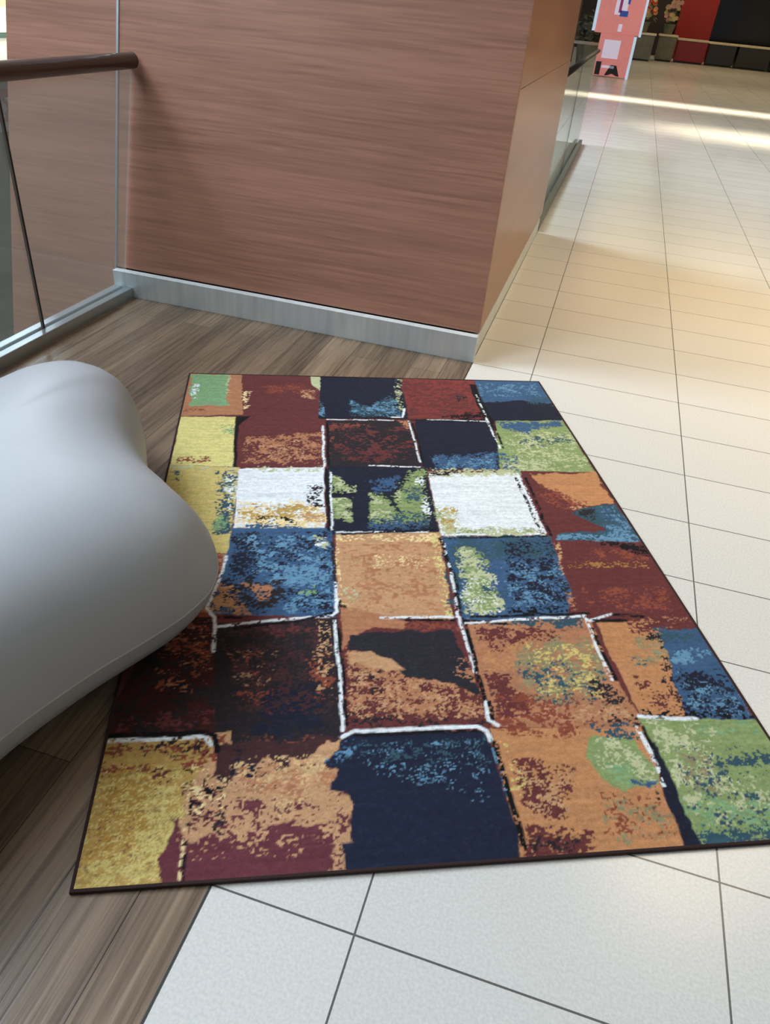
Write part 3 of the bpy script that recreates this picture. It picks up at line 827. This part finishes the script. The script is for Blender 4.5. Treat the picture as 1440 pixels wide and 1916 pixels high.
# ------------------------------------------------------------------ far end of the mall
def simple(name, bm, m, label, cat, group=None, parent=None):
    o = done(name, bm, m, parent)
    if parent is None: tag(o, label, cat, group)
    return o
PINK = mat('pink_poster', (236, 150, 146), 0.4, emit=(236, 140, 136), es=0.25)
WHITE = mat('white_print', (236, 226, 244), 0.4, emit=(225, 215, 245), es=0.3)
sg = empty('pink_totem_sign', (-0.62, 24.6, 0)); tag(sg, 'tall pink advertising totem sign standing at the far end of the aisle', 'sign')
done('upper_panel', box(-.62, .56, -.05, .05, 1.02, 2.9, .01), PINK, sg)
done('lower_panel', box(-.44, .46, -.04, .04, 0.03, 1.02, .01), PINK, sg)
done('edge_light', box(.56, .62, -.06, .06, 1.0, 2.9), mat('pale_blue_edge', (190, 215, 240), 0.3, emit=(190, 215, 240), es=0.5), sg)
done('edge_light', box(.46, .53, -.05, .05, 0.0, 1.0), bpy.data.materials['pale_blue_edge'], sg)
done('edge_light', box(-.70, -.62, -.06, .06, 1.05, 2.9), bpy.data.materials['pale_blue_edge'], sg)
done('printed_figure', merge(box(-.20, .12, -.062, -.05, 1.45, 2.3), box(-.02, .08, -.062, -.05, 1.08, 1.25), box(-.3, .14, -.052, -.04, .45, .88), box(-.24, .1, -.052, -.04, .22, .28)), WHITE, sg)
BLUEP = mat('blue_print', (60, 100, 220), 0.4)
done('printed_mark', box(-.05, .16, -.068, -.062, 1.42, 1.55), BLUEP, sg)
done('printed_mark', box(.1, .16, -.068, -.062, 1.7, 1.85), BLUEP, sg)
done('printed_mark', merge(box(-.10, -.03, -.068, -.062, 1.5, 1.8)), mat('magenta_print', (190, 60, 150), 0.4), sg)
# dark arch shapes at the foot of the poster
def arch(x0, x1, z1):
    bm = bmesh.new()
    xm = (x0 + x1) / 2
    P = [(x0, .05), (x0 + .07, .05), (xm, z1 - .2), (x1 - .07, .05), (x1, .05), (xm + .08, z1), (xm - .08, z1)]
    lo = [bm.verts.new((x, -.052, z)) for x, z in P]; hi = [bm.verts.new((x, -.0401, z)) for x, z in P]
    bm.faces.new(lo); bm.faces.new(hi[::-1])
    for i in range(len(P)): bm.faces.new((lo[i], lo[(i + 1) % 7], hi[(i + 1) % 7], hi[i]))
    bmesh.ops.recalc_face_normals(bm, faces=bm.faces)
    return bm
done('printed_letter', arch(-.12, .28, .30), BLACK, sg)
done('printed_letter', box(-.40, -.26, -.052, -.04, .05, .36), BLACK, sg)

STONE = mat('grey_green_stone', (112, 112, 98), 0.4, noise=(3, 0.3, (1, 1, 1)))
LEDGE = mat('pale_stone_ledge', (226, 214, 186), 0.35)
def counter(x0, x1, y, h, m, label, emb=None, group='low counters at the far end'):
    c = empty('display_counter', ((x0 + x1) / 2, y, 0)); w = (x1 - x0) / 2
    tag(c, label, 'counter', group if 0 else None)
    done('body', box(-w, w, 0, 1.1, 0.06, h - .07, .01), m, c)
    done('plinth', box(-w + .04, w - .04, .06, 1.06, 0, .06), BLACK, c)
    done('countertop', box(-w - .04, w + .04, -.05, 1.15, h - .07, h, .01), LEDGE, c)
    return c
counter(-0.55, 0.55, 36.5, .95, STONE, 'grey-green stone planter counter under the orange flowers, right of the pink totem')
counter(0.75, 1.45, 38.0, .95, STONE, 'small grey stone counter between the flowers and the red pillar')
counter(1.55, 2.75, 38.6, .86, mat('crimson_panel', (140, 30, 44), .4), 'crimson-fronted low counter in front of the red pillar')
counter(2.85, 3.95, 38.8, .84, mat('charcoal_panel', (44, 44, 42), .3), 'charcoal low counter just right of the crimson one')
counter(4.05, 5.35, 38.8, .84, bpy.data.materials['charcoal_panel'], 'middle one of the charcoal low counters before the black shopfront')
counter(5.45, 7.4, 38.8, .84, bpy.data.materials['charcoal_panel'], 'rightmost charcoal low counter before the black shopfront')
p = simple('red_pillar', box(1.45, 3.0, 42.0, 43.2, 0, 4.9, .02), mat('deep_red_paint', (150, 18, 14), .4), 'wide deep red pillar beside the black shopfront', 'pillar')
sf = empty('shopfront', (6.0, 44.6, 0)); tag(sf, 'black unlit shopfront filling the right of the far wall', 'shopfront')
done('fascia', box(-2.9, 2.9, 0, .4, 2.6, 4.8), BLACK, sf)
done('window', box(-2.9, 2.9, .1, .25, .3, 2.6), mat('black_shop_glass', (10, 8, 12), .12), sf)
done('stallriser', box(-2.9, 2.9, 0, .4, 0, .3), mat('stallriser_black', (26, 24, 24), .4), sf)
nb = bmesh.new()
for a, b in (((1.05, 2.2), (1.15, 1.6)), ((1.15, 1.6), (.9, 1.1)), ((1.15, 1.6), (1.4, 2.1))):
    t = tube((a[0], -.03, a[1]), (b[0], -.03, b[1]), .03, 8)
    me = bpy.data.meshes.new('t'); t.to_mesh(me); t.free(); nb.from_mesh(me); bpy.data.meshes.remove(me)
done('neon_line', nb, mat('white_neon', (200, 200, 190), .4, emit=(220, 220, 205), es=.5), sf)
# flower arrangement
def flower_pot(x, y, z, label, cols, n, spread, seed):
    rnd = random.Random(seed)
    e = empty('flower_arrangement', (x, y, z)); tag(e, label, 'flowers')
    bmv = bmesh.new()
    bmesh.ops.create_cone(bmv, cap_ends=True, segments=20, radius1=.16, radius2=.24, depth=.36, matrix=Matrix.Translation((0, 0, .18)))
    done('pot', bmv, STONE, e)
    lf = bmesh.new()
    for i in range(90):
        a = rnd.uniform(0, 6.28); r = rnd.uniform(0.05, spread); h = rnd.uniform(.35, .95)
        c = Vector((math.cos(a) * r, math.sin(a) * r * .7, h)); d = Vector((rnd.uniform(-1, 1), rnd.uniform(-1, 1), rnd.uniform(-.2, 1))).normalized() * .14
        s_ = d.cross(Vector((0, 0, 1))).normalized() * .04
        vs = [lf.verts.new(q) for q in (c - d, c + s_, c + d, c - s_)]
        lf.faces.new(vs)
    done('foliage', lf, mat('foliage_green', (92, 96, 60), .6), e)
    for ci, colr in enumerate(cols):
        fb = bmesh.new()
        for i in range(n):
            a = rnd.uniform(0, 6.28); r = rnd.uniform(0.0, spread); h = rnd.uniform(.5, 1.15)
            c = Vector((math.cos(a) * r, math.sin(a) * r * .7 - .1, h))
            for k in range(6):
                t = k / 6 * 6.283; rr = rnd.uniform(.07, .11)
                p0 = c; p1 = c + Vector((math.cos(t) * rr, -.05, math.sin(t) * rr)); p2 = c + Vector((math.cos(t + .9) * rr, -.05, math.sin(t + .9) * rr))
                fb.faces.new([fb.verts.new(q) for q in (p0, p1, p2)])
        o = done('blossoms', fb, mat('petals_%d_%d' % (seed, ci), colr, .5), e)
    return e
flower_pot(0.0, 36.95, .95, 'pot of orange-red flowers on the grey stone counter right of the pink totem', [(235, 70, 40), (245, 170, 120), (225, 215, 170)], 16, .5, 3)
flower_pot(1.05, 38.5, .95, 'pot of pale cream flowers between the orange flowers and the red pillar', [(225, 210, 150), (230, 180, 170)], 14, .3, 5)
bw = simple('display_wall', box(-3.2, 1.4, 43.5, 43.8, 0, 4.6), mat('dark_brown_backdrop', (50, 40, 34), .5), 'dark brown display wall behind the flowers', 'wall panel')
# things left of the totem
tb = empty('round_side_table', (-1.55, 25.6, 0)); tag(tb, 'round grey table left of the pink totem near the railing end', 'table')
bmv = bmesh.new(); bmesh.ops.create_cone(bmv, cap_ends=True, segments=32, radius1=.5, radius2=.5, depth=.05, matrix=Matrix.Translation((0, 0, .72))); done('tabletop', bmv, mat('grey_laminate', (170, 165, 150), .4), tb)
done('pedestal', tube((0, 0, .03), (0, 0, .70), .05), STONE, tb)
bmv = bmesh.new(); bmesh.ops.create_cone(bmv, cap_ends=True, segments=32, radius1=.3, radius2=.28, depth=.03, matrix=Matrix.Translation((0, 0, .015))); done('foot', bmv, STONE, tb)
pl = empty('potted_shrub', (-1.55, 28.5, 0)); tag(pl, 'dark grey-green potted shrub behind the round table', 'plant')
bmv = bmesh.new(); bmesh.ops.create_cone(bmv, cap_ends=True, segments=24, radius1=.28, radius2=.36, depth=.6, matrix=Matrix.Translation((0, 0, .3))); done('pot', bmv, STONE, pl)
lf = bmesh.new(); rnd = random.Random(2)
for i in range(260):
    d = Vector((rnd.gauss(0, 1), rnd.gauss(0, 1), rnd.gauss(0, 1))).normalized(); c = Vector((0, 0, 1.0)) + d * rnd.uniform(.2, .5)
    t = Vector((rnd.uniform(-1, 1), rnd.uniform(-1, 1), rnd.uniform(-1, 1))).normalized() * .11; s_ = t.cross(d).normalized() * .05
    lf.faces.new([lf.verts.new(q) for q in (c - t, c + s_, c + t, c - s_)])
done('foliage', lf, mat('dusty_foliage', (96, 100, 84), .6), pl)
simple('brass_post', tube((-1.62, 31.5, 0), (-1.62, 31.5, 3.0), .09), mat('brass', (170, 130, 50), .35, .6), 'thin brass-coloured post left of the pink totem', 'post')
simple('brown_partition', box(-4.6, -2.1, 30.0, 30.3, 0, 4.6), mat('brown_partition_paint', (84, 62, 50), .5), 'brown partition at the far left behind the enclosure', 'partition')

# ------------------------------------------------------------------ storefront seen across the opening, left edge
X0 = -13.0
sh = empty('storefront', (X0, 15.0, -4.6)); tag(sh, 'pale storefront on the lower storey across the opening at the left edge', 'shopfront')
zz = lambda z: z + 4.6
def band(name, z0, z1, m, y0=-2.5, y1=2.5, t=0.0): return done(name, box(-.6 , .0 + t, y0, y1, zz(z0), zz(z1)), m, sh)
band('lower_wall', -4.6, -1.75, mat('pale_grey_green_wall', (158, 166, 156), .6))
band('upper_wall', -1.75, -.1, mat('white_wall', (232, 236, 232), .5))
band('fascia', -.1, .10, mat('dark_green_fascia', (80, 104, 92), .5), t=.03)
band('cornice', .10, .55, mat('cream_cornice', (238, 238, 214), .5), t=.05)
band('soffit', .55, 2.4, mat('olive_cream_wall', (206, 200, 160), .5), t=.02)
bn = empty('pink_banner', (X0 + .06, 15.2, -1.7)); tag(bn, 'crimson and white banner sign on the storefront across the opening', 'sign')
done('banner_sheet', box(0, .03, -1.4, 1.4, 0, .98), mat('banner_white', (240, 236, 240), .5), bn)
done('printed_stripe', merge(box(.03, .04, -1.4, 1.4, .62, .80), box(.03, .04, -1.4, 1.4, .16, .24), box(.03, .04, -1.4, 1.4, .92, .97)), mat('crimson_print', (206, 40, 84), .5), bn)
# banner letter, a rounded bowl
for yc in (-.9, -.15, .6):
    bl = bmesh.new()
    for i in range(10):
        a0, a1 = math.pi * i / 10 - math.pi / 2, math.pi * (i + 1) / 10 - math.pi / 2
        q = [(yc + math.cos(a) * r, .43 + math.sin(a) * r) for r, a in ((.10, a0), (.19, a0), (.19, a1), (.10, a1))]
        bl.faces.new([bl.verts.new((.041, y, z)) for y, z in q])
    bmesh.ops.remove_doubles(bl, verts=bl.verts, dist=1e-5)
    done('printed_letter', bl, bpy.data.materials['crimson_print'], bn)

# ------------------------------------------------------------------ ceiling lamps
LAMPM = mat('warm_lamp_diffuser', (255, 236, 200), .4, emit=(255, 226, 170), es=LAMP_E)
FR = mat('lamp_frame', (210, 208, 200), .4)
n = 0
for yy in (24.0, 33.0, 41.0):
    for xx in (0.9, 3.6, 6.4):
        l = empty('ceiling_lamp', (xx, yy, 4.9))
        where = {0.9: 'left', 3.6: 'middle', 6.4: 'right'}[xx]
        tag(l, 'long warm ceiling lamp in the %s column, %s row of the aisle ceiling' % (where, {24.0: 'nearest', 33.0: 'second', 41.0: 'farthest'}[yy]), 'lamp', 'long lamps on the aisle ceiling')
        done('frame', box(-1.15, 1.15, -.25, .25, -.06, 0.0), FR, l)
        done('diffuser', box(-1.1, 1.1, -.2, .2, -.075, -.06), LAMPM, l)
